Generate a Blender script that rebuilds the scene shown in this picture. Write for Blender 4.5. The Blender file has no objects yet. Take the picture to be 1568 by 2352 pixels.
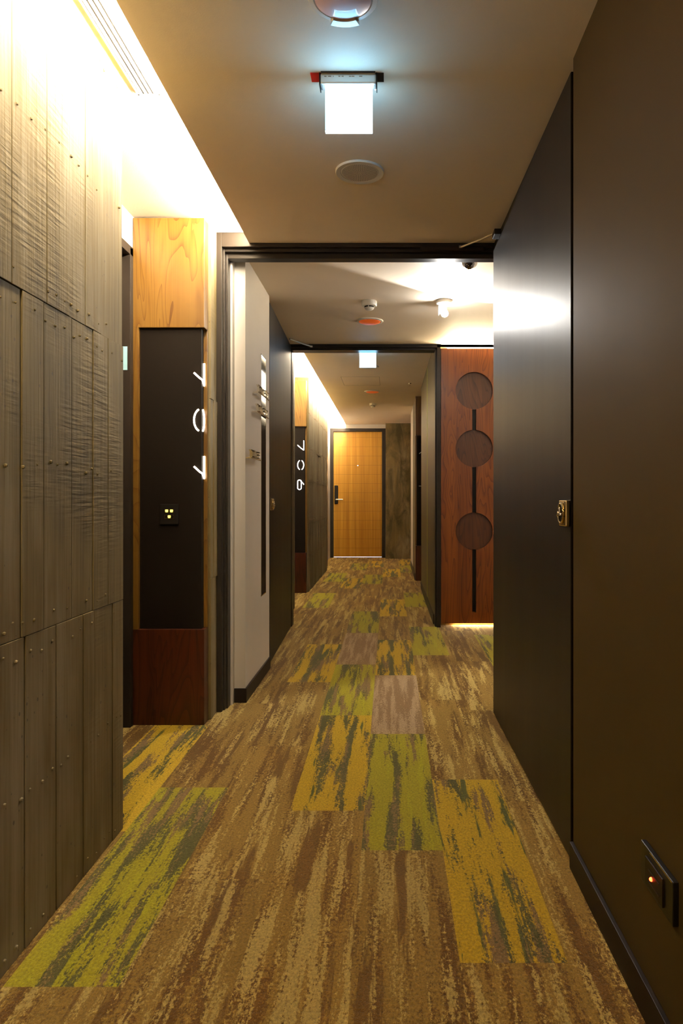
import bpy, bmesh, math, random
from mathutils import Vector, Matrix
random.seed(7)
C = bpy.context.scene.collection
PI = math.pi
H = 1.10

# ------------------------------------------------------------------ mesh helpers
class MB:
    def __init__(self):
        self.bm = bmesh.new()
    def box(self, x0, x1, y0, y1, z0, z1, bevel=0.0, mi=0):
        r = bmesh.ops.create_cube(self.bm, size=1.0)
        vs = r['verts']
        for v in vs:
            v.co = Vector((x0 + (v.co.x + .5) * (x1 - x0), y0 + (v.co.y + .5) * (y1 - y0), z0 + (v.co.z + .5) * (z1 - z0)))
        fs = {f for v in vs for f in v.link_faces}
        for f in fs: f.material_index = mi
        if bevel > 0:
            es = list({e for v in vs for e in v.link_edges})
            bmesh.ops.bevel(self.bm, geom=es, offset=bevel, segments=2, affect='EDGES', profile=.6)
        return self
    def cyl(self, c, r, h, axis='Z', seg=48, r2=None, mi=0):
        d = bmesh.ops.create_cone(self.bm, cap_ends=True, segments=seg, radius1=r, radius2=r if r2 is None else r2, depth=h)
        M = Matrix.Identity(4)
        if axis == 'X': M = Matrix.Rotation(PI / 2, 4, 'Y')
        if axis == 'Y': M = Matrix.Rotation(-PI / 2, 4, 'X')
        for v in d['verts']: v.co = (M @ v.co) + Vector(c)
        for f in {f for v in d['verts'] for f in v.link_faces}: f.material_index = mi
        return self
    def lathe(self, c, prof, seg=48):
        """prof: list of (r, z) turned about the vertical axis through c"""
        rings = []
        for r, z in prof:
            if r < 1e-6:
                rings.append([self.bm.verts.new(Vector(c) + Vector((0, 0, z)))])
            else:
                rings.append([self.bm.verts.new(Vector(c) + Vector((r * math.cos(2 * PI * k / seg), r * math.sin(2 * PI * k / seg), z))) for k in range(seg)])
        for a, b in zip(rings[:-1], rings[1:]):
            for k in range(seg):
                k2 = (k + 1) % seg
                if len(a) == 1 and len(b) == 1: continue
                if len(a) == 1: self.bm.faces.new((a[0], b[k], b[k2]))
                elif len(b) == 1: self.bm.faces.new((a[k], a[k2], b[0]))
                else: self.bm.faces.new((a[k], a[k2], b[k2], b[k]))
        return self
    def tube(self, pts, r, seg=10, closed=False):
        P = [Vector(p) for p in pts]
        n = len(P)
        rings = []
        for i, p in enumerate(P):
            if closed:
                t = (P[(i + 1) % n] - P[i - 1]).normalized()
            else:
                t = (P[min(i + 1, n - 1)] - P[max(i - 1, 0)]).normalized()
            up = Vector((0, 0, 1)) if abs(t.z) < .95 else Vector((1, 0, 0))
            a = t.cross(up).normalized(); b = t.cross(a).normalized()
            rings.append([self.bm.verts.new(p + a * math.cos(2 * PI * k / seg) * r + b * math.sin(2 * PI * k / seg) * r) for k in range(seg)])
        m = n if closed else n - 1
        for i in range(m):
            A, B = rings[i], rings[(i + 1) % n]
            for k in range(seg):
                k2 = (k + 1) % seg
                self.bm.faces.new((A[k], A[k2], B[k2], B[k]))
        if not closed:
            self.bm.faces.new(rings[0][::-1]); self.bm.faces.new(rings[-1])
        return self
    def prism(self, poly, z0, z1):
        a = [self.bm.verts.new((x, y, z0)) for x, y in poly]
        b = [self.bm.verts.new((x, y, z1)) for x, y in poly]
        n = len(poly)
        self.bm.faces.new(a[::-1]); self.bm.faces.new(b)
        for i in range(n):
            self.bm.faces.new((a[i], a[(i + 1) % n], b[(i + 1) % n], b[i]))
        return self
    def build(self, name, mats, parent=None, smooth=False):
        bmesh.ops.recalc_face_normals(self.bm, faces=self.bm.faces)
        me = bpy.data.meshes.new(name)
        self.bm.to_mesh(me); self.bm.free()
        if not isinstance(mats, (list, tuple)): mats = [mats]
        for m in mats: me.materials.append(m)
        if smooth:
            for p in me.polygons: p.use_smooth = True
            try: me.set_sharp_from_angle(angle=math.radians(40))
            except Exception: pass
        o = bpy.data.objects.new(name, me)
        C.objects.link(o)
        if parent is not None:
            o.parent = parent
            o.matrix_parent_inverse = Matrix.Translation(-parent.location) if not parent.rotation_euler.z else parent.matrix_basis.inverted()
        return o

def empty(name, loc, label, cat, group=None):
    o = bpy.data.objects.new(name, None); C.objects.link(o)
    o.location = loc; o.empty_display_size = .05
    return tag(o, label, cat, group)

def tag(o, label=None, cat=None, group=None, kind=None):
    if label: o['label'] = label
    if cat: o['category'] = cat
    if group: o['group'] = group
    if kind: o['kind'] = kind
    return o

def struct(o, label=None, cat=None):
    return tag(o, label, cat, None, 'structure')

# ------------------------------------------------------------------ materials
def nt(name):
    m = bpy.data.materials.new(name); m.use_nodes = True
    t = m.node_tree
    b = t.nodes['Principled BSDF']
    return m, t, t.nodes, t.links, b

def setp(b, **k):
    for n, v in k.items():
        n = n.replace('_', ' ')
        if n in b.inputs: b.inputs[n].default_value = v

def plain(name, col, rough=.5, metal=0.0, spec=.5, bump=0.0, scale=60, coat=0):
    m, t, N, L, b = nt(name)
    setp(b, Base_Color=(*col, 1), Roughness=rough, Metallic=metal)
    b.inputs['Specular IOR Level'].default_value = spec
    b.inputs['Coat Weight'].default_value = coat
    if bump > 0:
        tc = N.new('ShaderNodeTexCoord'); n = N.new('ShaderNodeTexNoise'); n.inputs['Scale'].default_value = scale
        n.inputs['Detail'].default_value = 4
        bp = N.new('ShaderNodeBump'); bp.inputs['Strength'].default_value = bump; bp.inputs['Distance'].default_value = .002
        L.new(tc.outputs['Object'], n.inputs['Vector']); L.new(n.outputs['Fac'], bp.inputs['Height']); L.new(bp.outputs['Normal'], b.inputs['Normal'])
    return m

def emit(name, col, power, base=(.8, .8, .8)):
    m, t, N, L, b = nt(name)
    setp(b, Base_Color=(*base, 1), Roughness=.5)
    b.inputs['Emission Color'].default_value = (*col, 1)
    b.inputs['Emission Strength'].default_value = power
    return m

def math_node(N, L, op, a, b=None, c=None):
    n = N.new('ShaderNodeMath'); n.operation = op
    for i, v in enumerate((a, b, c)):
        if v is None: continue
        if isinstance(v, (int, float)): n.inputs[i].default_value = v
        else: L.new(v, n.inputs[i])
    return n.outputs[0]

def mixc(N, L, f, a, b, mode='MIX'):
    n = N.new('ShaderNodeMix'); n.data_type = 'RGBA'; n.blend_type = mode
    for s, v in ((n.inputs[0], f), (n.inputs[6], a), (n.inputs[7], b)):
        if isinstance(v, (int, float)): s.default_value = v
        elif isinstance(v, tuple): s.default_value = (*v, 1) if len(v) == 3 else v
        else: L.new(v, s)
    return n.outputs[2]

def ramp(N, L, f, stops, interp='LINEAR'):
    r = N.new('ShaderNodeValToRGB'); r.color_ramp.interpolation = interp
    e = r.color_ramp.elements
    while len(e) < len(stops): e.new(.5)
    for el, (p, c) in zip(e, stops):
        el.position = p; el.color = (*c, 1) if len(c) == 3 else c
    L.new(f, r.inputs[0])
    return r.outputs[0]

def mapping(N, L, src, scale=(1, 1, 1), loc=(0, 0, 0)):
    m = N.new('ShaderNodeMapping'); m.inputs['Scale'].default_value = scale; m.inputs['Location'].default_value = loc
    L.new(src, m.inputs['Vector']); return m.outputs[0]

def noise(N, L, vec, scale, detail=4, rough=.5, dist=0):
    n = N.new('ShaderNodeTexNoise'); n.inputs['Scale'].default_value = scale; n.inputs['Detail'].default_value = detail
    n.inputs['Roughness'].default_value = rough; n.inputs['Distortion'].default_value = dist
    L.new(vec, n.inputs['Vector']); return n.outputs['Fac']

def bump(N, L, b, h, strength, dist=.002, prev=None):
    bp = N.new('ShaderNodeBump'); bp.inputs['Strength'].default_value = strength; bp.inputs['Distance'].default_value = dist
    L.new(h, bp.inputs['Height'])
    if prev is not None: L.new(prev, bp.inputs['Normal'])
    L.new(bp.outputs['Normal'], b.inputs['Normal']); return bp.outputs['Normal']

def wood(name, dark, mid, light, across='X', rough=.38, seed=0.0, ring=1.0):
    """vertical-grain veneer: long wavering figure plus fine pores"""
    m, t, N, L, b = nt(name)
    tc = N.new('ShaderNodeTexCoord').outputs['Object']
    v = mapping(N, L, tc, (1, 1, .16), (seed, seed * .7, seed * .3))
    n1 = noise(N, L, v, 5.5 * ring, 2, .45, .9)
    rings = math_node(N, L, 'MULTIPLY', n1, 15.0)
    rings = math_node(N, L, 'FRACT', rings)
    rings = math_node(N, L, 'POWER', rings, 3.5)
    v2 = mapping(N, L, tc, (1, 1, .012), (seed, 0, 0))
    n2 = noise(N, L, v2, 160, 3, .6)
    v3 = mapping(N, L, tc, (1, 1, .02), (seed + 3, 0, 0))
    n3 = noise(N, L, v3, 12, 2, .5)
    f = math_node(N, L, 'MULTIPLY_ADD', rings, .48, math_node(N, L, 'MULTIPLY_ADD', n2, .55, math_node(N, L, 'MULTIPLY_ADD', n3, .7, -.38)))
    c = ramp(N, L, f, [(.05, light), (.45, mid), (.95, dark)])
    L.new(c, b.inputs['Base Color'])
    setp(b, Roughness=rough); b.inputs['Specular IOR Level'].default_value = .4
    bump(N, L, b, n2, .12, .001)
    return m

def concrete(name, seed=0.0, tone=1.0, streak=1.0, stained=False):
    m, t, N, L, b = nt(name)
    tc = N.new('ShaderNodeTexCoord').outputs['Object']
    n1 = noise(N, L, mapping(N, L, tc, (1, 1, .18), (seed, seed, 0)), 5, 5, .6)
    n2 = noise(N, L, mapping(N, L, tc, (1, 1, .03), (0, seed, 0)), 70, 4, .6)
    n3 = noise(N, L, mapping(N, L, tc, (1, 1, .5), (seed, 0, 0)), 2.2, 3, .6)
    f = math_node(N, L, 'ADD', math_node(N, L, 'MULTIPLY', n1, .5), math_node(N, L, 'MULTIPLY_ADD', n2, .22 * streak, math_node(N, L, 'MULTIPLY', n3, .50)))
    k = tone
    c = ramp(N, L, f, [(.38, (.046 * k, .031 * k, .006 * k)), (.58, (.148 * k, .105 * k, .034 * k)), (.76, (.26 * k, .212 * k, .130 * k))])
    if stained: c = mixc(N, L, ramp(N, L, noise(N, L, mapping(N, L, tc, (1, 1, .35), (seed, 3, 1)), 6, 5, .65, .6), [(.40, (0, 0, 0)), (.62, (1, 1, 1))]), c, (.045, .032, .006))
    # small air holes
    vo = N.new('ShaderNodeTexVoronoi'); vo.inputs['Scale'].default_value = 38; L.new(mapping(N, L, tc, (1, 1, .75), (seed, 1, 2)), vo.inputs['Vector'])
    gate = noise(N, L, tc, 6, 3, .6)
    hole = math_node(N, L, 'LESS_THAN', vo.outputs['Distance'], math_node(N, L, 'MULTIPLY_ADD', gate, .55, -.22))
    c = mixc(N, L, math_node(N, L, 'MULTIPLY', hole, .6), c, (.05, .04, .03))
    L.new(c, b.inputs['Base Color']); setp(b, Roughness=.72); b.inputs['Specular IOR Level'].default_value = .35
    # saw marks: faint bands across the boards
    sm = noise(N, L, mapping(N, L, tc, (1, 1.2, 14), (0, seed, 0)), 7, 2, .5)
    hsum = math_node(N, L, 'MULTIPLY_ADD', n2, 1.0, math_node(N, L, 'MULTIPLY_ADD', math_node(N, L, 'MULTIPLY', sm, ramp(N, L, noise(N, L, mapping(N, L, tc, (1, 1, .6), (3, seed, 5)), 2.6, 2, .5), [(.45, (0, 0, 0)), (.60, (1, 1, 1))])), 1.3, math_node(N, L, 'MULTIPLY', hole, -1.2)))
    bump(N, L, b, hsum, .55, .004)
    return m

def dark_metal(name, col, rough=.36, spec=.5, metal=0.0, aniso=0.0):
    m, t, N, L, b = nt(name)
    tc = N.new('ShaderNodeTexCoord').outputs['Object']
    n = noise(N, L, mapping(N, L, tc, (1, 1, .04)), 8, 4, .6)
    r = math_node(N, L, 'MULTIPLY_ADD', n, .06, rough - .03)
    L.new(r, b.inputs['Roughness'])
    c = mixc(N, L, n, tuple(x * .93 for x in col), tuple(x * 1.07 for x in col))
    L.new(c, b.inputs['Base Color'])
    setp(b, Metallic=metal); b.inputs['Specular IOR Level'].default_value = spec
    n2 = noise(N, L, tc, 500, 2, .5)
    bump(N, L, b, n2, .06, .0006)
    return m

def carpet_material():
    m, t, N, L, b = nt('carpet_tile_wool')
    geo = N.new('ShaderNodeNewGeometry').outputs['Position']
    def attr(n):
        a = N.new('ShaderNodeAttribute'); a.attribute_name = n; a.attribute_type = 'GEOMETRY'; return a
    off = attr('offs').outputs['Vector']
    ty = attr('kind').outputs['Fac']
    add = N.new('ShaderNodeVectorMath'); add.operation = 'ADD'; L.new(geo, add.inputs[0]); L.new(off, add.inputs[1])
    P = add.outputs[0]
    pile = noise(N, L, mapping(N, L, geo, (1, .7, 1)), 150, 3, .8)
    speck = noise(N, L, mapping(N, L, P, (1, .5, 1)), 120, 4, .8)
    jit = math_node(N, L, 'MULTIPLY_ADD', speck, .62, -.31)
    jit2 = math_node(N, L, 'MULTIPLY_ADD', pile, .26, -.13)
    big = noise(N, L, mapping(N, L, P, (1, .075, 1)), 19, 4, .6)
    big2 = noise(N, L, mapping(N, L, P, (1, .07, 1), (5, 2, 1)), 27, 4, .6)
    big3 = noise(N, L, mapping(N, L, P, (1, .09, 1), (9, 7, 1)), 15, 4, .6)
    def thr(src, lo, w=.012, j=1.0):
        s = math_node(N, L, 'ADD', src, math_node(N, L, 'MULTIPLY', math_node(N, L, 'ADD', jit, jit2), j))
        r = N.new('ShaderNodeMapRange'); r.inputs[1].default_value = lo - w; r.inputs[2].default_value = lo + w
        L.new(s, r.inputs[0]); return r.outputs[0]
    # plain tile: brown, tan, pale straw
    dk, md, lt = (.120, .055, .004), (.270, .165, .030), (.480, .350, .105)
    base = mixc(N, L, thr(big, .47, .05, 1.0), dk, md)
    base = mixc(N, L, math_node(N, L, 'MULTIPLY', thr(big2, .565, .03, .9), 1.0), base, lt)
    base = mixc(N, L, thr(big3, .615, .02, .22), base, (.130, .066, .008))
    # mossy ground shared by the coloured tiles
    moss = mixc(N, L, thr(big3, .52, .04, 1.0), (.070, .068, .014), (.205, .125, .048))
    lime = mixc(N, L, thr(big, .480, .02, .50), moss, (.345, .300, .012))
    lime = mixc(N, L, math_node(N, L, 'MULTIPLY', thr(big2, .60, .02, .35), .9), lime, (.38, .35, .010))
    yel = mixc(N, L, thr(big, .475, .02, .60), moss, (.56, .365, .015))
    yel = mixc(N, L, thr(big2, .62, .02, .3), yel, (.075, .085, .012))
    is1 = math_node(N, L, 'COMPARE', ty, 1.0, .3)
    is2 = math_node(N, L, 'COMPARE', ty, 2.0, .3)
    is3 = math_node(N, L, 'COMPARE', ty, 3.0, .3)
    greyish = mixc(N, L, thr(big2, .52, .05, 1.0), (.23, .140, .062), (.38, .265, .145))
    col = mixc(N, L, is1, base, lime)
    col = mixc(N, L, is2, col, yel)
    col = mixc(N, L, is3, col, greyish)
    # each loop of yarn a little lighter or darker
    yarn = math_node(N, L, 'MULTIPLY_ADD', pile, 2.2, -.10)
    tint = attr('tone').outputs['Fac']
    yarn = math_node(N, L, 'MULTIPLY', yarn, tint)
    g = N.new('ShaderNodeCombineXYZ'); [L.new(yarn, g.inputs[i]) for i in range(3)]
    col = mixc(N, L, 1.0, col, g.outputs[0], 'MULTIPLY')
    L.new(col, b.inputs['Base Color']); setp(b, Roughness=.95); b.inputs['Specular IOR Level'].default_value = .1
    b.inputs['Sheen Weight'].default_value = .15
    bump(N, L, b, pile, .9, .006)
    return m

def groove_door(name):
    m, t, N, L, b = nt(name)
    tc = N.new('ShaderNodeTexCoord').outputs['Object']
    sx = N.new('ShaderNodeSeparateXYZ'); L.new(tc, sx.inputs[0])
    v2 = mapping(N, L, tc, (1, 1, .01)); n2 = noise(N, L, v2, 95, 3, .6)
    v3 = mapping(N, L, tc, (1, 1, .0)); n3 = noise(N, L, v3, 14, 2, .5)
    f = math_node(N, L, 'MULTIPLY_ADD', n2, .6, math_node(N, L, 'MULTIPLY', n3, .45))
    c = ramp(N, L, f, [(.32, (.70, .40, .06)), (.55, (.52, .255, .022)), (.75, (.34, .14, .010))])
    fr = math_node(N, L, 'FRACT', math_node(N, L, 'DIVIDE', sx.outputs[2], .1695))
    line = math_node(N, L, 'LESS_THAN', fr, .035)
    fr2 = math_node(N, L, 'FRACT', math_node(N, L, 'DIVIDE', math_node(N, L, 'ADD', sx.outputs[0], 1.02), .405))
    line2 = math_node(N, L, 'LESS_THAN', fr2, .008)
    ln = math_node(N, L, 'MAXIMUM', line, line2)
    c = mixc(N, L, math_node(N, L, 'MULTIPLY', ln, .5), c, (.16, .07, .015))
    L.new(c, b.inputs['Base Color']); setp(b, Roughness=.33)
    bump(N, L, b, math_node(N, L, 'SUBTRACT', 1.0, ln), .5, .002)
    return m

def white_plaster(name, col):
    m, t, N, L, b = nt(name)
    tc = N.new('ShaderNodeTexCoord').outputs['Object']
    n = noise(N, L, tc, 3.0, 4, .6); n2 = noise(N, L, tc, 260, 2, .5)
    c = mixc(N, L, n, tuple(x * .93 for x in col), tuple(min(1, x * 1.05) for x in col))
    L.new(c, b.inputs['Base Color']); setp(b, Roughness=.62); b.inputs['Specular IOR Level'].default_value = .3
    h = math_node(N, L, 'MULTIPLY_ADD', n2, .2, n)
    bump(N, L, b, h, .25, .006)
    return m

M = {}
M['conc'] = concrete('board_formed_concrete', 0, 1.0)
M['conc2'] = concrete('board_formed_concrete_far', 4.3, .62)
M['conc3'] = concrete('stained_concrete_panel', 9.1, .95, .6, True)
M['ceil'] = white_plaster('painted_plaster', (.86, .75, .60))
M['white'] = white_plaster('white_wall_paint', (.62, .58, .53))
M['teak'] = wood('teak_veneer', (.050, .014, .001), (.118, .055, .006), (.155, .082, .012), seed=1.3)
M['teak_shade'] = wood('shaded_teak_veneer', (.010, .0015, .0004), (.038, .0060, .0010), (.070, .014, .002), seed=5.1)  # shaded copy of the teak: weaker light put into the colour
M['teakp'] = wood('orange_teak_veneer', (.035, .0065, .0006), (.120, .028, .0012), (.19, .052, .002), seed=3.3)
M['teak_recess'] = wood('recess_shaded_teak', (.02, .004, .001), (.055, .014, .0015), (.08, .024, .003), seed=7.7)  # darker wood tone paints the shade inside the round recesses
M['oak'] = groove_door('grooved_oak_veneer')
M['blackp'] = dark_metal('black_satin_panel', (.0055, .0036, .0022), .6, .08)
M['frame'] = plain('black_bronze_frame_paint', (.017, .013, .010), .36, spec=.16)
M['leaf'] = dark_metal('brown_black_door_lacquer', (.006, .0035, .0018), .44, .22)
M['bronze'] = dark_metal('brown_wall_lacquer', (.044, .029, .0085), .62, .08)
M['bronze2'] = dark_metal('olive_brown_wall_lacquer', (.048, .036, .012), .45, .25)
M['base'] = plain('dark_brown_baseboard', (.010, .006, .004), .5, spec=.15)
M['chrome'] = plain('polished_chrome', (.85, .80, .68), .12, 1.0)
M['steel'] = plain('brushed_steel', (.62, .58, .50), .3, 1.0)
M['brass'] = plain('worn_brass_nickel', (.72, .58, .32), .22, 1.0)
M['alu'] = plain('satin_aluminium', (.72, .73, .75), .35, .7)
M['wplast'] = plain('white_plastic', (.72, .69, .62), .4)
M['gplast'] = plain('grey_white_grille', (.72, .66, .56), .45)
M['black'] = plain('black_plastic', (.006, .005, .004), .4, spec=.2)
M['hole'] = plain('grille_holes', (.20, .18, .16), .7)
M['red'] = plain('red_slot_tape', (.75, .01, .008), .4)
M['redglass'] = plain('pink_lens_glass', (.72, .48, .50), .35, coat=.5)
M['tape'] = plain('pale_blue_tape', (.28, .52, .60), .6)
M['brownlens'] = plain('brown_mirror_lens', (.030, .008, .006), .08, coat=1)
M['lime_reflection'] = plain('lime_reflection_paint', (.55, .66, .10), .35, .3)  # reflected light in the panel groove, painted as a lime colour
M['darkmirror'] = plain('dark_bronze_mirror', (.045, .030, .030), .3, .2)
M['brownpaint'] = plain('brown_frame_paint', (.13, .070, .022), .45)
M['groove'] = plain('hatch_gap', (.10, .07, .04), .8)
WARM = (1.0, .86, .64)
M['led'] = emit('warm_led_strip', WARM, 380)
M['led3'] = emit('warm_led_strip_far', WARM, 330)
M['ledp'] = emit('warm_panel_led', (1.0, .80, .50), 1700)
M['ledb'] = emit('warm_floor_led', (1.0, .78, .46), 90)
M['exit'] = emit('cool_white_lit_acrylic', (.22, .60, 1.0), 6.5)
M['exitedge'] = emit('cool_white_acrylic_edge', (.45, .80, 1.0), 16)
M['bulb'] = emit('cool_white_bulb', (1.0, .97, .93), 260)
M['neon'] = emit('white_neon', (1.0, .86, .68), 7)
M['neonhot'] = emit('white_neon_bright', (1.0, .90, .85), 14)
M['unlit'] = plain('unlit_grey_character', (.30, .30, .29), .4)
M['yel'] = emit('yellow_backlit_icon', (1.0, .72, .03), 1.7)
M['redled'] = emit('red_indicator', (1.0, .05, .01), 9)
M['lensred'] = emit('glowing_orange_lens', (1.0, .16, .02), .18, (.45, .08, .02))
M['slot_reflection'] = emit('white_reflection_glow', (1.0, .95, .97), 3)  # glow for the reflections painted into the slot
M['carpet'] = carpet_material()

# ------------------------------------------------------------------ carpet tiles (one continuous floor)
cols = [-1.65, -1.39, -1.13, -.868, -.608, -.348, -.086, .168, .423, .68, .935, 1.19, 1.445, 1.70, 1.955]
phase = {2: 2.25, 3: 1.535, 4: 1.969, 5: 2.399, 6: 2.129, 7: 1.614, 8: 3.53 - 1.055, 9: 1.28}
pitch = {2: 1.05, 3: 1.056, 4: 1.050, 5: 1.050, 6: 1.049, 7: 1.050, 8: 1.056, 9: 1.05}
special = {  # (column, rough start distance) -> kind
    (2, 2.25): 2, (3, 1.535): 1, (3, 6.81): 1, (3, 8.92): 1, (4, 4.07): 2, (4, 8.27): 2, (4, 10.37): 1,
    (5, 2.40): 2, (5, 3.45): 1, (5, 5.55): 1, (5, 8.70): 1, (5, 10.80): 2, (6, 2.129): 1, (6, 4.23): 2,
    (6, 6.33): 2, (6, 9.47): 2, (7, 1.614): 2, (7, 4.76): 1, (7, 6.86): 1, (7, 10.0): 1, (7, 11.06): 2,
    (9, 4.43): 1, (6, 3.18): 3, (5, 4.5): 3, (8, 2.475): 0, (3, -.6): 2, (5, -1.8): 1}
bm = bmesh.new()
lk = bm.faces.layers.float.new('kind'); lt_ = bm.faces.layers.float.new('tone'); lo = bm.faces.layers.float_vector.new('offs')
rng = random.Random(11)
for ci in range(len(cols) - 1):
    p = pitch.get(ci, 1.05); s0 = phase.get(ci, rng.uniform(1.2, 2.2))
    k = -4
    while True:
        y0 = s0 + k * p; y1 = y0 + p
        k += 1
        if y0 > 12.9: break
        if y1 < -1.7: continue
        a, b_ = max(y0, -1.6), min(y1, 12.7)
        vs = [bm.verts.new(q) for q in ((cols[ci], a, 0), (cols[ci + 1], a, 0), (cols[ci + 1], b_, 0), (cols[ci], b_, 0))]
        f = bm.faces.new(vs)
        kd = 0
        for (c2, yy), kk in special.items():
            if c2 == ci and abs(yy - y0) < .3: kd = kk
        f[lk] = kd; f[lt_] = rng.uniform(.90, 1.10)
        f[lo] = Vector((rng.uniform(-40, 40), rng.uniform(-40, 40), rng.uniform(0, 9)))
me = bpy.data.meshes.new('floor'); bm.to_mesh(me); bm.free(); me.materials.append(M['carpet'])
fl = bpy.data.objects.new('floor', me); C.objects.link(fl)
struct(fl, 'patterned carpet of brown, lime and mustard tiles along the corridor', 'floor')

# ------------------------------------------------------------------ ceilings
Z1, ZU1, Z2, Z3, ZU3 = 2.406, 2.460, 2.400, 2.440, 2.500
c = MB()
c.box(-.717, .70, -1.5, 3.4995, Z1, 2.60)
c.box(-1.45, -.717, -1.5, 3.4995, ZU1, 2.60)
c.box(-1.1, 1.95, 3.56, 5.90, Z2, 2.60)
c.box(-.79, .95, 5.90, 12.7, Z3, 2.65)
c.box(-1.5, -.79, 5.90, 12.7, ZU3, 2.65)
struct(c.build('ceiling', M['ceil']), 'tan plaster ceiling with a raised strip along the left wall', 'ceiling')

# ------------------------------------------------------------------ near left wall of board-marked concrete
def board_wall(name, x, y0, y1, rows, mat, depth=.30, seed=1, nails=True, ylist=None, label=None, zj=None):
    """wall whose visible face is at x (facing +X); boards as shallow slabs with open seams"""
    r = random.Random(seed)
    w = MB(); w.box(x - depth, x - .010, y0, y1, 0, rows[-1])
    for i in range(len(rows) - 1):
        z0, z1 = rows[i], rows[i + 1]
        ys = list(ylist[i]) if ylist else []
        if not ys:
            y = y0
            while y < y1 - .05:
                ys.append(y); y += r.uniform(.085, .16)
            ys.append(y1)
        for a, b2 in zip(ys[:-1], ys[1:]):
            o = r.uniform(-.0035, .0025)
            w.box(x - .02, x + o, a + r.uniform(.0012, .0042), b2 - .001, z0 + .0008, z1 - .0008, .0012)
        if nails:
            for zc in ([z0 + .035, z1 - .04, (z0 + z1) / 2] if z1 - z0 > .6 else [z0 + .035]):
                y = y0 + .03
                while y < y1:
                    if r.random() < .85:
                        rr = r.uniform(.0030, .0058)
                        bmesh.ops.create_icosphere(w.bm, subdivisions=1, radius=rr, matrix=Matrix.Translation((x + .0005, y, zc + r.uniform(-.012, .012))))
                    y += r.uniform(.035, .075)
    return struct(w.build(name, mat), label, 'wall')

low = [-1.5, -1.36, -1.22, -1.1, -.95, -.84, -.7, -.58, -.44, -.3, -.18, -.04, .1, .22, .35, .49, .6, .74, .88, 1.0, 1.13, 1.27, 1.40, 1.52]
mid = low + [1.644, 1.750, 1.906, 2.041, 2.148, 2.27]
up = low[:-1] + [1.50, 1.60, 1.765, 1.890, 1.99, 2.10, 2.27]
bot = low + [1.66, 1.815, 1.974, 2.050, 2.182, 2.27]
board_wall('wall_left', -.885, -1.5, 2.27, [0, .762, 1.602, ZU1 + .02], M['conc'], ylist=[bot, mid, up], seed=3,
           label='near left concrete wall printed with rough vertical boards and nail dots')
# rear of the concrete wall towards the door recess
w = MB(); w.box(-1.24, -1.18, -1.5, 2.20, 0, ZU1 + .02)
struct(w.build('wall_left', M['conc']), 'concrete behind the near left wall', 'wall')

# recess beyond it: white wall with a dark door frame
w = MB()
w.box(-1.45, -1.24, 2.0, 3.50, 2.305, ZU1 + .02)
w.box(-1.45, -1.36, 2.0, 3.50, 0, 2.305)
struct(w.build('wall_left', M['white']), 'white wall strip above the door frame in the left recess', 'wall')
f = MB()
f.box(-1.34, -1.235, 3.262, 3.298, 0, 2.30, .002)
f.box(-1.34, -1.235, 2.30, 3.298, 2.262, 2.305, .002)
f.box(-1.34, -1.235, 2.285, 2.32, 0, 2.262, .002)
t1 = f.build('trim_1', M['frame'])
struct(t1, 'dark frame of the room door in the left recess', 'door frame')
d = MB().box(-1.345, -1.31, 2.32, 3.262, .008, 2.262, .002).build('door_1', M['brownpaint'])
struct(d, 'dark brown room door set back in the left recess', 'door')
tp = MB().box(-1.300, -1.2495, 3.2605, 3.2618, 1.710, 1.822)
tp.bm.verts.ensure_lookup_table()
tape = tp.build('masking_tape', M['tape'])
tape.location = (0, 0, 0)
tag(tape, 'short strip of pale blue tape stuck on the dark door frame', 'tape')

# concrete pier between the first wooden column and the first door frame
board_wall('wall_left', -.880, 3.376, 3.4995, [0, .70, 1.59, ZU1 + .02], M['conc'], depth=.5, seed=9, nails=False, ylist=[[3.376, 3.43, 3.4995]] * 3,
           label='narrow concrete pier between the wooden column and the black door frame')

# ------------------------------------------------------------------ wooden columns with lit room characters
def wrap(xb, yb, sx, u, z, pr=.004):
    """unwrap coordinate u round the column corner: u<0 on the front, u>0 on the side facing the corridor"""
    if u <= 0: return (xb + sx * u + (0 if u < -.004 else sx * pr * .7), yb - pr, z)
    return (xb + sx * pr, yb + u, z)

def glyph(kind):
    a = .055; w_ = .035
    if kind == 'tick': return [[(-w_, .002), (0, -.030), (w_, -.055)], [(w_, -.055), (w_, 0), (w_, .055)]]
    if kind == 'oval':
        return [[(w_ * math.cos(q), a * math.sin(q)) for q in [PI / 2 + .35 + i * (PI - .7) / 14 for i in range(15)]],
                [(w_ * math.cos(q), a * math.sin(q)) for q in [-PI / 2 + .35 + i * (PI - .7) / 14 for i in range(15)]]]
    if kind == 'loop':
        pts = [(-.014 + .022 * math.cos(q), .036 * (1 if math.sin(q) > 0 else -1) * (1 if abs(math.sin(q)) > .01 else 0) + .019 * math.sin(q)) for q in [i * 2 * PI / 20 for i in range(20)]]
        return [pts + [pts[0]], [(-.006, .052), (.014, .030), (.036, .004)]]
    if kind == 'slash': return [[(-.035, .03), (0, .004), (.035, -.022)]]
    if kind == 'arc': return [[(w_ * math.cos(q), a * math.sin(q)) for q in [PI / 2 + .1 + i * (PI - .2) / 14 for i in range(15)]]]
    if kind == 'tee': return [[(-.03, -.05), (-.03, .05)], [(-.03, .005), (.04, .005)]]

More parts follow.
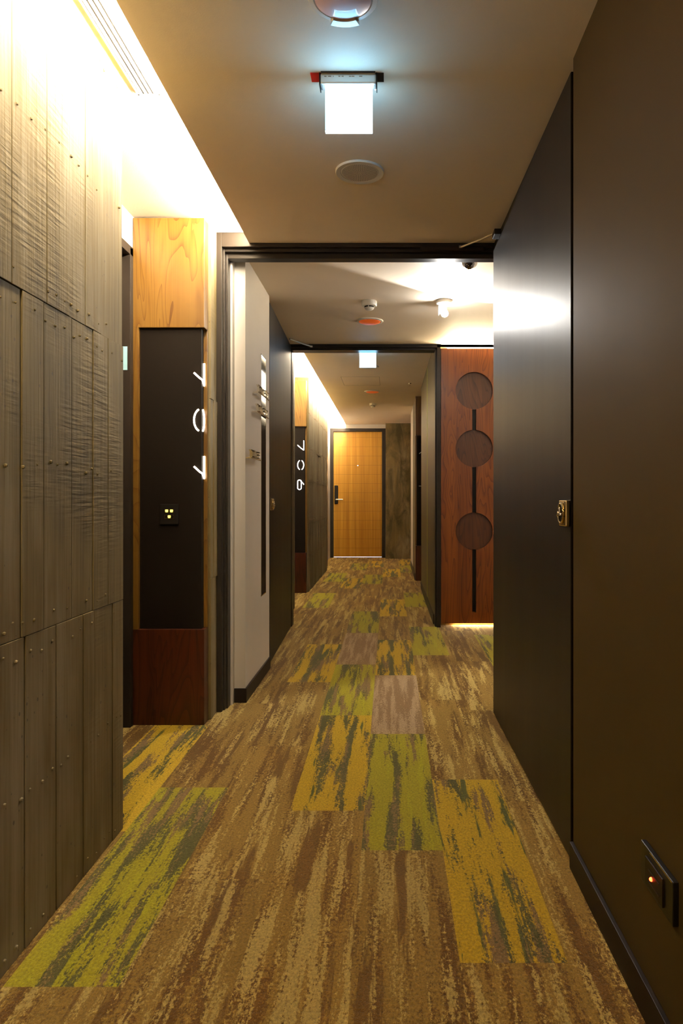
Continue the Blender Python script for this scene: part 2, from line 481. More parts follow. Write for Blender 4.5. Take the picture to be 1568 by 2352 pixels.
def sign_column(xc, yf, sx, kinds, u0, label, mat, vis_off=0, wd=.344, zt=2.452):
    """xc: x of the corridor-side corner, sx=+1 when the corridor lies on +x"""
    root = empty('sign_column', (xc - sx * wd / 2, yf + .03, 0), label, 'column', 'wooden columns with room characters')
    def bx(name, xa, xb, y0, y1, z0, z1, m, bev=.0015):
        a, b2 = xc + sx * xa, xc + sx * xb
        return MB().box(min(a, b2), max(a, b2), y0, y1, z0, z1, bev).build(name, m, root)
    bx('upper_panel', -wd, 0, yf, yf + .074, 1.923, zt, M['teak'])
    bx('lower_panel', -wd, 0, yf, yf + .074, 0, .4625, M['teak_shade'])  # same teak as above, light falloff painted in
    bx('stile', -wd, -wd + .027, yf, yf + .074, .4625, 1.923, M['teak'])
    bx('side_stile', -.030, 0, yf + .058, yf + .074, .4625, 1.923, M['teak'])
    p = bx('black_panel', -wd + .027, -.018, yf + .018, yf + .058, .4630, 1.9225, M['blackp'])
    xb = xc - sx * .018; yb = yf + .018
    for i, kd in enumerate(kinds):
        z = 1.704 - i * .2275
        for st in glyph(kd):
            # one tube per stroke, joined to one character below
            pass
        g = MB()
        for st in glyph(kd):
            pts = []
            for (a, b2), (c2, d2) in zip(st[:-1], st[1:]):
                for k in range(6):
                    q = k / 6
                    pts.append((a + (c2 - a) * q + u0, b2 + (d2 - b2) * q + z))
            pts.append((st[-1][0] + u0, st[-1][1] + z))
            g.tube([wrap(xb, yb, sx, u, zz) for u, zz in pts], .0042 if mat is not M['neonhot'] else .0032, 8)
        o = g.build('lit_character' if mat is not M['unlit'] else 'character', mat, root, smooth=True)
    return root

col1 = sign_column(-.893, 3.300, 1, ['tick', 'oval', 'tick'], 0.0, 'nearest wooden sign column, left, with its lit characters wrapping the corner', M['neon'])
col2 = sign_column(-.954, 7.876, 1, ['tick', 'oval', 'loop'], -.048, 'middle wooden sign column with starry bright white characters beyond the second doorway', M['neonhot'])
col3 = sign_column(-.985, 10.92, 1, ['tick', 'oval', 'loop'], 0.0, 'farthest left wooden sign column, a sliver beside the oak door', M['neonhot'])
col4 = sign_column(.351, 9.030, -1, ['slash', 'arc', 'tee'], -.066, 'dark wooden sign column on the right with unlit grey characters', M['unlit'])

# switch plate with three glowing icons on the first black panel
sp = empty('switch_plate', (-1.066, 3.3175, 1.0), 'small black switch plate with three yellow glowing icons', 'switch')
MB().box(-1.110, -1.021, 3.309, 3.3175, .970, 1.0685, .0015).build('plate', M['black'], sp)
def icon(px_, pz):
    # bell-like pictogram
    pts = [(-.0065, .006), (-.003, .0075), (0, .006), (.003, .0075), (.0065, .006), (.0072, .001), (.005, -.006), (-.005, -.006), (-.0072, .001)]
    g = MB(); a = [g.bm.verts.new((px_ + x, 3.3075, pz + z)) for x, z in pts]; b2 = [g.bm.verts.new((px_ + x, 3.3095, pz + z)) for x, z in pts]
    g.bm.faces.new(a); g.bm.faces.new(b2[::-1])
    for i in range(len(pts)): g.bm.faces.new((a[i], a[(i + 1) % len(pts)], b2[(i + 1) % len(pts)], b2[i]))
    g.build('icon', M['yel'], sp)
def rim(x0, x1, z0, z1):
    t = .0009; y0, y1 = 3.3075, 3.3092
    g = MB().box(x0, x1, y0, y1, z1 - t, z1).box(x0, x1, y0, y1, z0, z0 + t).box(x0, x0 + t, y0, y1, z0, z1).box(x1 - t, x1, y0, y1, z0, z1)
    g.build('button_rim', M['brass'], sp)
rim(-1.087, -1.067, 1.026, 1.044); rim(-1.065, -1.042, 1.026, 1.044); rim(-1.087, -1.042, .998, 1.016)
icon(-1.077, 1.035); icon(-1.0535, 1.035); icon(-1.0645, 1.007)

# ------------------------------------------------------------------ first doorway frame
f = MB()
f.box(-.900, -.857, 3.500, 3.530, 0, 2.46, .002)
f.box(-.900, -.849, 3.530, 3.560, 0, 2.45, .002)
f.box(-.900, -.840, 3.560, 3.620, 0, 2.45, .002)
f.box(-.857, .60, 3.500, 3.530, 2.387, 2.46, .002)
f.box(-.849, .60, 3.530, 3.560, 2.372, 2.45, .002)
f.box(-.840, .60, 3.560, 3.620, 2.347, 2.45, .002)
f.box(.56, .62, 3.500, 3.620, 0, 2.387, .002)
struct(f.build('trim_2', M['frame']), 'black metal frame of the nearest doorway', 'door frame')
w = MB(); w.box(.62, 1.95, 3.50, 3.60, 0, 2.46)
struct(w.build('wall_front', M['white']), 'white wall behind the open right door', 'wall')

# ------------------------------------------------------------------ right wall, near
w = MB(); w.box(.548, .75, -1.5, 2.030, 0, Z1 + .02)
w.box(.603, .75, 2.030, 3.50, 0, Z1 + .02)
struct(w.build('wall_right', M['bronze']), 'near right wall of smooth brown lacquered panels', 'wall')
b = MB().box(.536, .548, -1.5, 2.030, 0, .078, .002).build('baseboard_right', M['base'])
struct(b, 'low black baseboard along the near right wall', 'baseboard')

def ring_pull(x, y, z, sx, parent, yaw=0):
    """square pull plate with round dish and folding ring; face towards sx"""
    hp = MB().box(min(x, x + sx * .016), max(x, x + sx * .016), y - .040, y + .040, z - .040, z + .040, .004).build('pull_plate', M['brass'], parent)
    g = MB(); g.cyl((x + sx * .0165, y, z), .030, .003, 'X', 40)
    d = g.build('dish', M['black'], hp, smooth=True)
    g = MB(); g.tube([(x + sx * .020, y + .030 * math.cos(q), z + .030 * math.sin(q)) for q in [i * 2 * PI / 32 for i in range(32)]], .0035, 8, closed=True)
    g.build('ring', M['brass'], hp, smooth=True)
    g = MB(); g.box(min(x + sx * .016, x + sx * .027), max(x + sx * .016, x + sx * .027), y - .006, y + .006, z - .008, z + .020, .003)
    g.tube([(x + sx * .024, y + .024, z - .008), (x + sx * .026, y + .004, z + .002), (x + sx * .022, y - .022, z - .004)], .004, 8)
    g.build('latch', M['chrome'], hp, smooth=True)
    return hp

def door_leaf(name, xn, yn, xf, yf, th, z1, side, label, mat, z0=.008):
    root = empty(name, ((xn + xf) / 2, (yn + yf) / 2, 0), label, 'door'); struct(root)
    g = MB(); s = side
    g.prism([(xn, yn), (xf, yf), (xf - s * th, yf), (xn - s * th, yn)], z0, z1)
    es = [e for e in g.bm.edges]
    bmesh.ops.bevel(g.bm, geom=es, offset=.0015, segments=2, affect='EDGES')
    g.build('leaf', mat, root)
    return root

d2 = door_leaf('door_2', .5480, 2.058, .5300, 3.468, .045, 2.385, -1, 'open dark brown door folded back against the right wall', M['leaf'])
ring_pull(.5475, 2.098, 1.052, -1, d2)
# closer arm and slide channel
g = MB().tube([(.365, 3.492, 2.381), (.46, 3.38, 2.381), (.532, 3.275, 2.380)], .0055, 8); g.cyl((.365, 3.492, 2.381), .009, .012); g.build('closer_arm', M['steel'], d2, smooth=True)
g = MB().box(.160, .482, 3.488, 3.4995, 2.366, 2.384, .001).build('closer_channel', M['base'], d2)
g = MB().box(.500, .532, 3.24, 3.31, 2.352, 2.378, .003).build('closer_shoe', M['leaf'], d2)

# low socket box on the near right wall
sk = empty('wall_socket', (.548, 1.36, .33), 'low black wall socket with a glowing red dot, right wall', 'socket')
MB().box(.536, .548, 1.290, 1.455, .288, .372, .002).build('plate', M['black'], sk)
MB().box(.532, .536, 1.330, 1.420, .300, .356, .001).build('insert', M['base'], sk)
MB().box(.5345, .536, 1.292, 1.400, .3705, .3725).build('bright_edge', M['brass'], sk)
g = MB(); bmesh.ops.create_icosphere(g.bm, subdivisions=3, radius=.0042, matrix=Matrix.Translation((.5315, 1.384, .326))); g.build('indicator_light', M['redled'], sk, smooth=True)
MB().box(.5310, .5322, 1.345, 1.400, .336, .339).box(.5310, .5322, 1.345, 1.400, .312, .314).build('slots', M['black'], sk)

# ------------------------------------------------------------------ middle section
XS, XW = -.872, -.772
ya, yb, za, zb = 4.117, 4.277, .504, 1.969
w = MB()
w.box(-1.05, XW, 3.670, ya, .075, Z2 + .02)
w.box(-1.05, XW, yb, 4.405, .075, Z2 + .02)
w.box(-1.05, XW, ya, yb, .075, za)
w.box(-1.05, XW, ya, yb, zb, Z2 + .02)
w.box(-1.05, -.835, ya, yb, za, zb)
w.box(-1.05, -.83, 3.62, 3.670, 0, Z2 + .02)
w.box(-1.05, -.90, 4.405, 5.78, 0, Z2 + .02)
w.box(-1.05, XW, 3.675, 4.405, 0, .075)
struct(w.build('wall_left', M['white']), 'white wall corner beyond the nearest doorway with a tall narrow slot', 'wall')
b = MB().box(-.845, -.764, 3.660, 3.670, 0, .075).box(XW, -.764, 3.665, 4.405, 0, .075)
struct(b.build('baseboard_left', M['base']), 'black baseboard under the white wall', 'baseboard')
# tall slot lining, with glowing pieces that paint reflections in it
sl = empty('display_niche', (-.80, 4.197, .504), 'tall narrow niche in the white wall with dark mirror lining', 'niche')
MB().box(-.8345, -.830, ya + .001, yb - .001, za + .001, zb - .001).build('mirror_back', M['darkmirror'], sl)
g = MB()
g.box(-.834, -.770, ya, ya + .006, za, zb).box(-.834, -.770, yb - .006, yb, za, zb).box(-.834, -.770, ya, yb, za, za + .006).box(-.834, -.770, ya, yb, zb - .006, zb)
g.build('edge_frame', M['chrome'], sl)
MB().box(-.829, -.815, ya + .015, yb - .008, 1.735, 1.915, .004).build('reflection_patch', M['slot_reflection'], sl)  # glowing block painting a reflection, no fitting here
g = MB(); bmesh.ops.create_icosphere(g.bm, subdivisions=3, radius=.020, matrix=Matrix.Translation((-.812, 4.18, 1.635))); g.build('small_reflection', M['slot_reflection'], sl, smooth=True)  # glowing ball painting a smaller reflected light

# chrome lettering standing proud of the white wall, on rails
def chrome_line(y0, y1, z, n, label):
    root = empty('chrome_lettering', (-.76, (y0 + y1) / 2, z), label, 'sign lettering', 'chrome lettering on the white wall')
    g = MB().box(-.757, -.738, y0, y1, z - .005, z + .003, .001); g.build('rail', M['chrome'], root)
    MB().box(XW, -.757, y0 + .01, y0 + .02, z - .004, z + .002).build('standoff', M['chrome'], root)
    MB().box(XW, -.757, y1 - .02, y1 - .01, z - .004, z + .002).build('standoff', M['chrome'], root)
    r = random.Random(int(z * 1000)); st = (y1 - y0) / n
    for i in range(n):
        a = y0 + i * st + .006; e = a + st - .018; g = MB(); t = .007
        hh = .044
        sh = i % 4
        if sh == 0: g.box(-.754, -.741, a, e, z + hh - t, z + hh).box(-.754, -.741, (a + e) / 2 - t / 2, (a + e) / 2 + t / 2, z + .003, z + hh)
        elif sh == 1: g.box(-.754, -.741, a, a + t, z + .003, z + hh).box(-.754, -.741, e - t, e, z + .003, z + hh).box(-.754, -.741, a, e, z + hh - t, z + hh).box(-.754, -.741, a, e, z + .003, z + .003 + t)
        elif sh == 2: g.box(-.754, -.741, (a + e) / 2 - t / 2, (a + e) / 2 + t / 2, z + .003, z + hh)
        else: g.box(-.754, -.741, a, a + t, z + .003, z + hh).box(-.754, -.741, a, e, z + hh - t, z + hh).box(-.754, -.741, a, e, z + .022, z + .022 + t).box(-.754, -.741, a, e, z + .003, z + .003 + t)
        g.build('letter', M['chrome'], root)
chrome_line(3.870, 4.230, 1.700, 5, 'topmost line of small chrome letters beside the bright slot')
chrome_line(3.840, 4.200, 1.587, 5, 'middle line of small chrome letters, crossing the slot')
chrome_line(3.670, 3.940, 1.316, 4, 'lowest line of small chrome letters, nearest the white corner')

d3 = door_leaf('door_3', -.785, 4.495, -.829, 5.775, .045, 2.385, 1, 'open dark door folded back against the left wall beyond the white corner', M['leaf'])
ring_pull(-.788, 4.545, 1.055, 1, d3)
g = MB().tube([(-.656, 5.772, 2.378), (-.72, 5.66, 2.378), (-.80, 5.50, 2.378)], .0075, 8); g.cyl((-.656, 5.772, 2.378), .011, .012); g.build('closer_arm', M['steel'], d3, smooth=True)

# second doorway frame
f = MB()
f.box(-.885, -.836, 5.780, 5.815, 0, Z2, .002).box(-.885, -.828, 5.815, 5.93, 0, Z2, .002)
f.box(-.885, .4380, 5.780, 5.815, 2.372, Z2, .002).box(-.885, .438, 5.815, 5.93, 2.356, Z2, .002)
f.box(.405, .4380, 5.780, 5.815, 0, Z2, .002).box(.392, .438, 5.815, 5.93, 0, Z2, .002)
struct(f.build('trim_3', M['frame']), 'black metal frame of the second doorway', 'door frame')
w = MB().box(-1.5, -.885, 5.78, 5.94, 0, ZU3 + .02).box(-1.5, .95, 5.79, 5.94, Z2, ZU3 + .02)
struct(w.build('wall_back', M['white']), 'wall around the second doorway', 'wall')
w = MB().box(.438, 1.95, 5.90, 5.96, 0, Z2 + .02)
struct(w.build('wall_back', M['teak']), 'wood wall behind the circle panel', 'wall')
w = MB().box(1.90, 1.96, 3.5, 5.95, 0, Z2 + .02)
struct(w.build('wall_right', M['white']), 'side wall of the hall beyond the open right door', 'wall')

# wooden panel with three round recesses joined by a slot
def bool_cut(base, cutters):
    for cobj in cutters:
        m = base.modifiers.new('b', 'BOOLEAN'); m.operation = 'DIFFERENCE'; m.object = cobj; m.solver = 'EXACT'
    dg = bpy.context.evaluated_depsgraph_get(); dg.update()
    me2 = bpy.data.meshes.new_from_object(base.evaluated_get(dg))
    base.modifiers.clear(); base.data = me2
    for cobj in cutters: bpy.data.objects.remove(cobj)
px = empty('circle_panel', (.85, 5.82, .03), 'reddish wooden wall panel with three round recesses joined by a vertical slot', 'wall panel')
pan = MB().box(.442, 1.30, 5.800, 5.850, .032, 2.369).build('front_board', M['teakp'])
cut = []
xcx = .724
for zc in (2.010, 1.518, .815):
    cut.append(MB().cyl((xcx, 5.800, zc), .158, .2, 'Y', 96).build('cutter', M['teak_shade']))
cut.append(MB().box(xcx - .017, xcx + .017, 5.79, 5.90, 1.62, 1.92).build('cutter', M['teak_shade']))
cut.append(MB().box(xcx - .017, xcx + .017, 5.79, 5.90, .92, 1.42).build('cutter', M['teak_shade']))
cut.append(MB().box(xcx - .017, xcx + .017, 5.79, 5.90, .124, .72).build('cutter', M['teak_shade']))
bool_cut(pan, cut)
pan.parent = px; pan.matrix_parent_inverse = Matrix.Translation(-px.location)
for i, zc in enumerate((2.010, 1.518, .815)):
    MB().cyl((xcx, 5.842, zc), .1578, .014, 'Y', 96).build('round_recess', M['teak_recess'], px)  # recess shade is in this wood's colour
MB().box(.442, 1.30, 5.852, 5.862, .050, 2.345).build('dark_backing', M['black'], px)
lt = MB().box(.50, 1.28, 5.822, 5.842, 2.3692, 2.3765).build('led_strip', M['ledp'])
tag(lt, 'glowing light strip hidden behind the top edge of the circle panel', 'light strip', 'light strips behind the circle panel')
lt = MB().box(.56, 1.28, 5.866, 5.880, .020, .028).build('led_strip', M['ledb'])
tag(lt, 'glowing light strip under the circle panel just above the carpet', 'light strip', 'light strips behind the circle panel')

# ------------------------------------------------------------------ far section
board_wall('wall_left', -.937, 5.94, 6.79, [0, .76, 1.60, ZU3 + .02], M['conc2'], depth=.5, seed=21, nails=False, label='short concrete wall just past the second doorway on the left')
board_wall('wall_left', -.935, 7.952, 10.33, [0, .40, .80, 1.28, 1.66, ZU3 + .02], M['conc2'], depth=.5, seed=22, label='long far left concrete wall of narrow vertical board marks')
w = MB().box(-1.5, -1.42, 6.79, 7.95, 0, ZU3 + .02).box(-1.5, -1.42, 10.33, 12.7, 0, ZU3 + .02).box(-1.42, -1.08, 11.02, 12.55, 0, ZU3 + .02)
struct(w.build('wall_left', M['white']), 'white wall in the far left recesses', 'wall')

w = MB().box(.392, .75, 5.94, 6.985, 0, Z3 + .03).box(.392, .75, 7.005, 8.30, 0, Z3 + .03).box(.410, .75, 6.985, 7.005, 0, Z3 + .03).box(.75, .80, 5.94, 9.1, 0, Z3 + .03)
struct(w.build('wall_right', M['bronze2']), 'olive brown panelled wall right of the second doorway', 'wall')
s = MB().box(.3900, .410, 6.986, 7.004, .086, Z3 - .005).build('strip_reflection', M['lime_reflection'])
tag(s, 'thin lime green reflection drawn as a strip between two wall panels', 'strip')
b = MB().box(.384, .392, 5.94, 8.30, 0, .085).build('baseboard_right', M['base']); struct(b, 'dark baseboard under the olive panelled wall', 'baseboard')
w = MB().box(.351, .80, 9.106, 9.98, 0, Z3 + .03); struct(w.build('wall_right', M['conc3']), 'short olive concrete wall behind the dark sign column', 'wall')
w = MB().box(.351, .80, 9.98, 10.97, 0, Z3 + .03); struct(w.build('wall_right', M['white']), 'white wall sliver near the far end on the right', 'wall')
b = MB().box(.343, .351, 9.106, 10.97, 0, .09).build('baseboard_right', M['base']); struct(b, 'dark baseboard at the far right white wall', 'baseboard')
w = MB().box(.47, .80, 10.97, 12.7, 0, Z3 + .03); struct(w.build('wall_right', M['teak_shade']), 'reddish recess wall at the far right end', 'wall')
# end wall
w = MB().box(-.060, .47, 12.30, 12.70, 0, Z3 + .03); struct(w.build('wall_back', M['conc3']), 'tall stained concrete slab right of the oak door', 'wall')
w = MB().box(-1.45, -.060, 12.50, 12.70, 2.369, ZU3 + .03).box(-1.45, -1.076, 12.52, 12.70, 0, 2.369).box(-1.1, -.06, 12.68, 12.72, 0, 2.40)
struct(w.build('wall_back', M['white']), 'white band above the oak door', 'wall')
for i, (z0, z1) in enumerate([(.002, .835), (.838, 1.667), (1.670, Z3)]):
    pass
# shallow joints in the slab
g = MB().box(-.061, .392, 12.2985, 12.300, .838, .842).box(-.061, .392, 12.2985, 12.300, 1.662, 1.666)
struct(g.build('trim_5', M['groove']), 'joint lines across the far concrete slab', 'joint')
f = MB().box(-1.076, -1.020, 12.50, 12.62, 0, 2.369, .002).box(-.128, -.064, 12.50, 12.62, 0, 2.369, .002).box(-1.020, -.128, 12.50, 12.62, 2.312, 2.369, .002)
struct(f.build('trim_4', M['frame']), 'black frame around the oak room door at the far end', 'door frame')
d4 = empty('door_4', (-.574, 12.58, 0), 'closed grooved oak room door at the end of the corridor', 'door'); struct(d4)
MB().box(-1.018, -.130, 12.560, 12.605, .014, 2.310, .001).build('leaf', M['oak'], d4)
lkp = MB().box(-1.002, -.935, 12.532, 12.560, .985, 1.325, .012).build('lock_plate', M['black'], d4)
g = MB().cyl((-.968, 12.52, 1.065), .012, .03, 'Y', 20).tube([(-.968, 12.508, 1.065), (-.90, 12.506, 1.065), (-.845, 12.508, 1.065)], .014, 12)
g.build('handle', M['steel'], lkp, smooth=True)
MB().box(-.985, -.955, 12.530, 12.5325, 1.235, 1.290, .001).build('card_reader', M['base'], lkp)
g = MB().cyl((-.574, 12.556, 1.690), .010, .01, 'Y', 20).build('peephole', emit('peephole_lens', (.8, .8, 1), 1.6), d4, smooth=True)
MB().box(-1.015, -.135, 12.60, 12.62, .000, .012).build('door_gap_light', emit('light_under_door', (.75, .75, .9), .8), d4)

# rear of the corridor behind the camera
w = MB().box(-1.5, .8, -1.56, -1.5, 0, 2.5); struct(w.build('wall_front', M['white']), 'wall behind the viewer', 'wall')

# ------------------------------------------------------------------ cove light strips
s = MB().box(-.7195, -.7175, -1.4, 3.46, 2.420, 2.452).build('led_strip', M['led'])
tag(s, 'long warm light strip hidden in the near ceiling cove above the concrete wall', 'light strip', 'cove light strips')
s = MB().box(-.7925, -.7905, 5.98, 12.44, 2.455, 2.492).build('led_strip', M['led3'])
tag(s, 'long warm light strip hidden in the far ceiling cove past the second doorway', 'light strip', 'cove light strips')

# ------------------------------------------------------------------ air slot diffusers
def slot_diffuser(x0, x1, y0, y1, z, label):
    root = empty('slot_diffuser', ((x0 + x1) / 2, (y0 + y1) / 2, z), label, 'air vent', 'slot air diffusers')
    MB().box(x0 + .004, x1 - .004, y0 + .004, y1 - .004, z - .002, z).build('backing', M['black'], root)
    t = .006
    MB().box(x0, x0 + t, y0, y1, z - .005, z).box(x1 - t, x1, y0, y1, z - .005, z).box(x0, x1, y1 - t, y1, z - .005, z).box(x0, x1, y0, y0 + t, z - .005, z).build('frame', M['wplast'], root)
    n = 4; wd = (x1 - x0 - 2 * t) / n
    for i in range(n):
        a = x0 + t + i * wd
        MB().box(a + .0035, a + wd - .0035, y0 + t, y1 - t, z - .005, z - .001).build('slat', M['wplast'], root)
slot_diffuser(-.845, -.770, .30, 2.300, ZU1, 'long white air slot in the near cove')
slot_diffuser(-.930, -.870, 8.55, 10.20, ZU3, 'small white air slot in the far cove past the second doorway')

# ------------------------------------------------------------------ ceiling fittings
def downlight(x, y, z, r, lens, label, tab=False):
    root = empty('ceiling_lens_lamp', (x, y, z), label, 'ceiling lamp', 'round ceiling lamps with coloured lens')
    MB().lathe((x, y, z), [(r * .99, 0), (r, -.003), (r * .97, -.007), (r * .84, -.009), (r * .80, -.004), (r * .80, 0)], 64).build('rim', M['wplast'], root, smooth=True)
    MB().lathe((x, y, z), [(r * .805, -.003), (r * .79, -.010), (r * .6, -.017), (r * .3, -.021), (0, -.022)], 64).build('lens', lens, root, smooth=True)
    if tab:
        g = MB()
        n = 10; a0, a1 = PI / 2 - .42, PI / 2 + .42
        for zz in (0,):
            inner = [(x + r * .80 * math.cos(a0 + (a1 - a0) * i / n), y + r * .80 * math.sin(a0 + (a1 - a0) * i / n)) for i in range(n + 1)]
            outer = [(x + r * 1.03 * math.cos(a0 + (a1 - a0) * i / n), y + r * 1.03 * math.sin(a0 + (a1 - a0) * i / n)) for i in range(n + 1)]
            g.prism(inner + outer[::-1], z - .016, z - .001)
        g.build('clip', M['alu'], root)
    return root

def speaker(x, y, z, r, label):
    root = empty('ceiling_speaker', (x, y, z), label, 'speaker', 'round ceiling speakers')
    MB().lathe((x, y, z), [(r, 0), (r, -.004), (r * .97, -.008), (r * .79, -.006), (r * .77, -.002)], 64).build('rim', M['wplast'], root, smooth=True)
    g = MB().lathe((x, y, z), [(r * .775, -.002), (r * .76, -.006), (0, -.006)], 64)
    gr = g.build('grille', M['gplast'], root, smooth=True)
    h = MB()
    for k in range(1, 13):
        rr = r * .76 * k / 13; n = int(2 * PI * rr / .0072)
        for i in range(n):
            q = 2 * PI * i / n + k * .3
            h.cyl((x + rr * math.cos(q), y + rr * math.sin(q), z - .0060), .0019, .0010, seg=6)
    o = h.build('perforation', M['hole'], gr); o['kind'] = 'stuff'
    return root

def smoke(x, y, z, label, k=1.0):
    root = empty('smoke_detector', (x, y, z), label, 'smoke detector', 'smoke detectors')
    MB().lathe((x, y, z), [(.050 * k, 0), (.051 * k, -.004), (.051 * k, -.026), (.047 * k, -.032), (.030 * k, -.035)], 40).build('base', M['wplast'], root, smooth=True)
    MB().lathe((x, y, z), [(.032 * k, -.034), (.032 * k, -.043), (.026 * k, -.043)], 40).build('vent_ring', M['base'], root, smooth=True)
    MB().lathe((x, y, z), [(.030 * k, -.042), (.033 * k, -.044), (.028 * k, -.052), (.018 * k, -.058), (0, -.059)], 40).build('cap', M['wplast'], root, smooth=True)
    for q in (0.4, 2.5, 4.6):
        MB().box(x + .031 * k * math.cos(q) - .003, x + .031 * k * math.cos(q) + .003, y + .031 * k * math.sin(q) - .003, y + .031 * k * math.sin(q) + .003, z - .045, z - .033).build('rib', M['wplast'], root)

def dome_cam(x, y, z, r, label, dark):
    root = empty('dome_camera', (x, y, z), label, 'security camera', 'dome security cameras')
    MB().lathe((x, y, z), [(r, 0), (r * 1.02, -.006), (r, -.012), (r * .93, -.014)], 48).build('base', M['wplast'], root, smooth=True)
    prof = [(r * .95 * math.cos(a), -.012 - r * .8 * math.sin(a)) for a in [i * PI / 2 / 10 for i in range(11)]]
    MB().lathe((x, y, z), prof, 48).build('shell', M['wplast'], root, smooth=True)
    if dark:
        g = MB(); R = r * .66
        cx_, cy_, cz_ = x - r * .1, y - r * .42, z - .012 - r * .30
        bmesh.ops.create_uvsphere(g.bm, u_segments=32, v_segments=16, radius=R, matrix=Matrix.Translation((cx_, cy_, cz_)))
        e = g.build('lens_window', M['brownlens'], root, smooth=True)
        for a in (-2.5, -2.0, -1.1, -.6):
            g = MB(); bmesh.ops.create_icosphere(g.bm, subdivisions=2, radius=.0028, matrix=Matrix.Translation((cx_ + R * .62 * math.cos(a), cy_ - R * .76, cz_ + R * .62 * math.sin(a))))
            g.build('infrared_light', M['unlit'], e, smooth=True)

def exit_sign(x, y, z, label, slots=True):
    root = empty('exit_sign', (x, y, z), label, 'exit sign', 'lit hanging sign panels')
    if slots:
        MB().box(x - .118, x - .085, y - .010, y + .036, z - .001, z + .0).build('red_slot_end', M['red'], root)
        MB().box(x + .082, x + .108, y - .010, y + .036, z - .001, z + .0).build('black_slot_end', M['black'], root)
        MB().box(x - .085, x + .082, y - .018, y - .0125, z - .002, z).build('slot_edge', M['black'], root)
    hs = MB().box(x - .088, x + .085, y - .010, y + .028, z - .034, z - .0005, .006).build('housing', M['alu'], root)
    MB().box(x - .0905, x - .088, y - .012, y + .031, z - .038, z).build('end_cap', M['black'], hs)
    MB().box(x + .085, x + .0875, y - .012, y + .031, z - .038, z).build('end_cap', M['black'], hs)
    # tiny print along the housing
    g = MB(); r = random.Random(5)
    xx = x - .075
    while xx < x + .045:
        ww = r.uniform(.002, .010)
        if r.random() < .75: g.box(xx, xx + ww, y - .0108, y - .0096, z - .0125, z - .0100)
        xx += ww + r.uniform(.001, .006)
    g.build('small_print', M['hole'], hs)
    MB().box(x - .070, x + .070, y + .008, y + .012, z - .170, z - .030).build('lit_panel', M['exit'], root)
    g = MB().box(x - .0725, x - .070, y + .006, y + .014, z - .172, z - .030).box(x + .070, x + .0725, y + .006, y + .014, z - .172, z - .030).box(x - .0725, x + .0725, y + .006, y + .014, z - .1745, z - .170)
    g.build('bright_edge', M['exitedge'], root)

downlight(-.120, 1.777, Z1, .093, M['redglass'], 'nearest round ceiling lamp with pink lens, cut by the top of the view', True)
exit_sign(-.124, 2.108, Z1, 'nearer hanging sign, a blank bluish white glowing square')
speaker(-.117, 2.734, Z1, .0975, 'large round perforated ceiling speaker behind the nearer glowing sign')
dome_cam(.442, 3.74, Z2, .045, 'dome camera with dark brown window under the nearest doorway head', True)
smoke(-.131, 4.52, Z2, 'nearer white smoke detector, above the red lens lamp')
downlight(-.141, 5.02, Z2, .099, M['lensred'], 'middle round ceiling lamp with red lens behind the nearer smoke detector')

exit_sign(-.190, 6.10, Z3, 'far hanging sign, a glowing square past the second doorway', False)
speaker(-.200, 6.98, Z3, .0975, 'far round ceiling speaker just behind the far glowing sign')
downlight(-.209, 8.61, Z3, .100, M['lensred'], 'farthest round ceiling lamp with orange lens')
smoke(-.229, 9.72, Z3, 'far white smoke detector near the oak door', 1.0)
dome_cam(.350, 6.08, Z3, .045, 'plain white dome camera behind the second doorway head', False)
g = MB().lathe((.245, 8.0, Z3), [(.018, 0), (.016, -.006), (.006, -.008), (.006, -.022), (.012, -.024), (0, -.026)], 24)
tag(g.build('sprinkler', M['chrome'], smooth=True), 'tiny sprinkler head in the far ceiling', 'sprinkler')
# access hatches: hairline gaps
t = .003
g = MB().box(-.535, -.535 + t, 7.56, 8.14, Z3 - .0006, Z3 + .001).box(-.535, -.105, 7.56, 7.56 + t * 2, Z3 - .0006, Z3 + .001).box(-.105 - t, -.105, 7.56, 8.14, Z3 - .0006, Z3 + .001).box(-.535, -.105, 8.14, 8.146, Z3 - .0006, Z3 + .001)
tag(g.build('access_hatch', M['groove']), 'flush square access hatch outlined in the far ceiling', 'hatch')

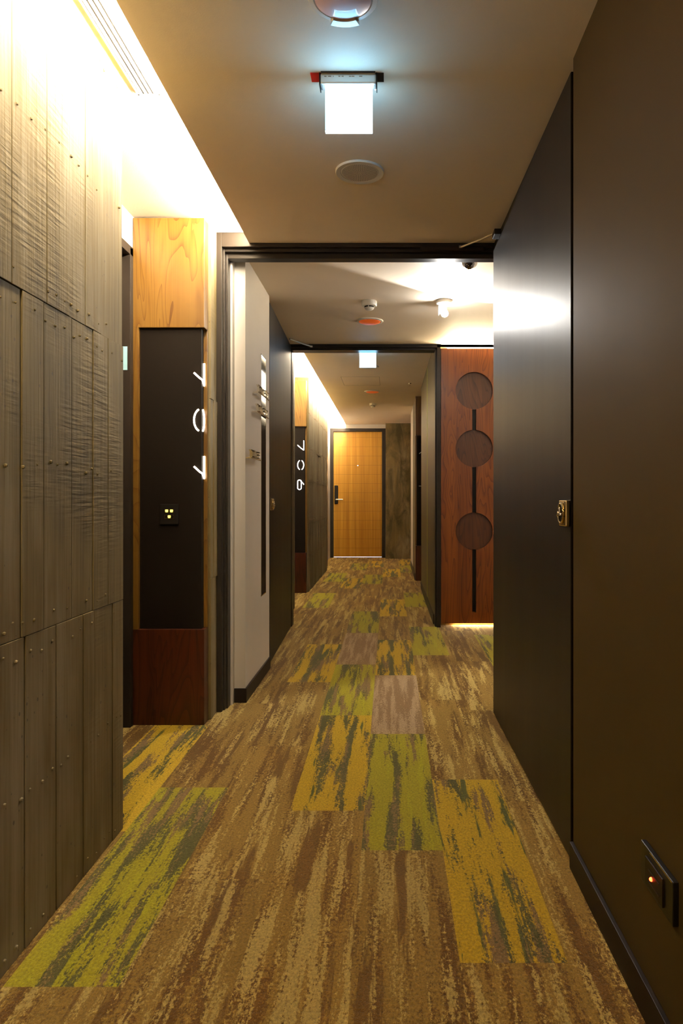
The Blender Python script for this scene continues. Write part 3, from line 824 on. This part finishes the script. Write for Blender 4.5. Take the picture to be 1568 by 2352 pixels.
# emergency lamp
em = empty('emergency_lamp', (.362, 4.50, Z2), 'white ceiling spot lamp with a dazzling cool bulb', 'lamp')
MB().lathe((.362, 4.50, Z2), [(.049, 0), (.051, -.004), (.051, -.022), (.044, -.030), (.0, -.030)], 48).build('base', M['wplast'], em, smooth=True)
MB().cyl((.350, 4.515, Z2 - .052), .026, .050, 'Z', 32).build('lamp_housing', M['wplast'], em, smooth=True)
MB().box(.326, .330, 4.49, 4.52, Z2 - .095, Z2 - .03).build('bracket', M['wplast'], em)
MB().box(.374, .378, 4.49, 4.52, Z2 - .095, Z2 - .03).build('bracket', M['wplast'], em)
g = MB(); bmesh.ops.create_uvsphere(g.bm, u_segments=24, v_segments=16, radius=.0235, matrix=Matrix.Translation((.366, 4.492, 2.312))); g.build('bulb', M['bulb'], em, smooth=True)

def lamp(kind, name, loc, power, col, **k):
    l = bpy.data.lights.new(name, kind); l.energy = power; l.color = col
    for a, v in k.items(): setattr(l, a, v)
    o = bpy.data.objects.new(name, l); C.objects.link(o); o.location = loc
    return o
sp_ = lamp('SPOT', 'spot_beam', (.372, 4.455, 2.318), 52, (1.0, .96, .90), spot_size=math.radians(166), spot_blend=.12, shadow_soft_size=.012)
dirv = Vector((.52, -.84, -.16)); sp_.rotation_euler = dirv.to_track_quat('-Z', 'Y').to_euler()

# added fill lights without fixtures, behind the viewer and in the hidden hall
a = lamp('AREA', 'rear_fill', (-.1, -.9, 2.39), 5, (1.0, .70, .35), shape='DISK', size=.25)
a2 = lamp('AREA', 'hall_fill', (1.2, 4.7, 2.38), 3, (1.0, .78, .50), shape='DISK', size=.25)

# ------------------------------------------------------------------ world, camera, view
w = bpy.data.worlds.new('World'); bpy.context.scene.world = w; w.use_nodes = True
w.node_tree.nodes['Background'].inputs[0].default_value = (.02, .018, .015, 1); w.node_tree.nodes['Background'].inputs[1].default_value = .3
cam = bpy.data.cameras.new('Camera'); co = bpy.data.objects.new('Camera', cam); C.objects.link(co)
co.location = (0, 0, H); co.rotation_euler = (PI / 2, 0, 0)
cam.sensor_fit = 'VERTICAL'; cam.sensor_height = 36; cam.sensor_width = 24; cam.lens = 24.0
cam.shift_x = -109 / 2352; cam.shift_y = -33 / 2352
cam.clip_start = .02; cam.clip_end = 60
sc = bpy.context.scene; sc.camera = co
sc.view_settings.view_transform = 'Standard'; sc.view_settings.look = 'None'
sc.view_settings.exposure = 0.68; sc.view_settings.gamma = 1.0; sc.view_settings.use_curve_mapping = False
sc.cycles.use_denoising = True
sc.cycles.max_bounces = 10; sc.cycles.diffuse_bounces = 6; sc.cycles.glossy_bounces = 4
sc.cycles.sample_clamp_indirect = 6.0
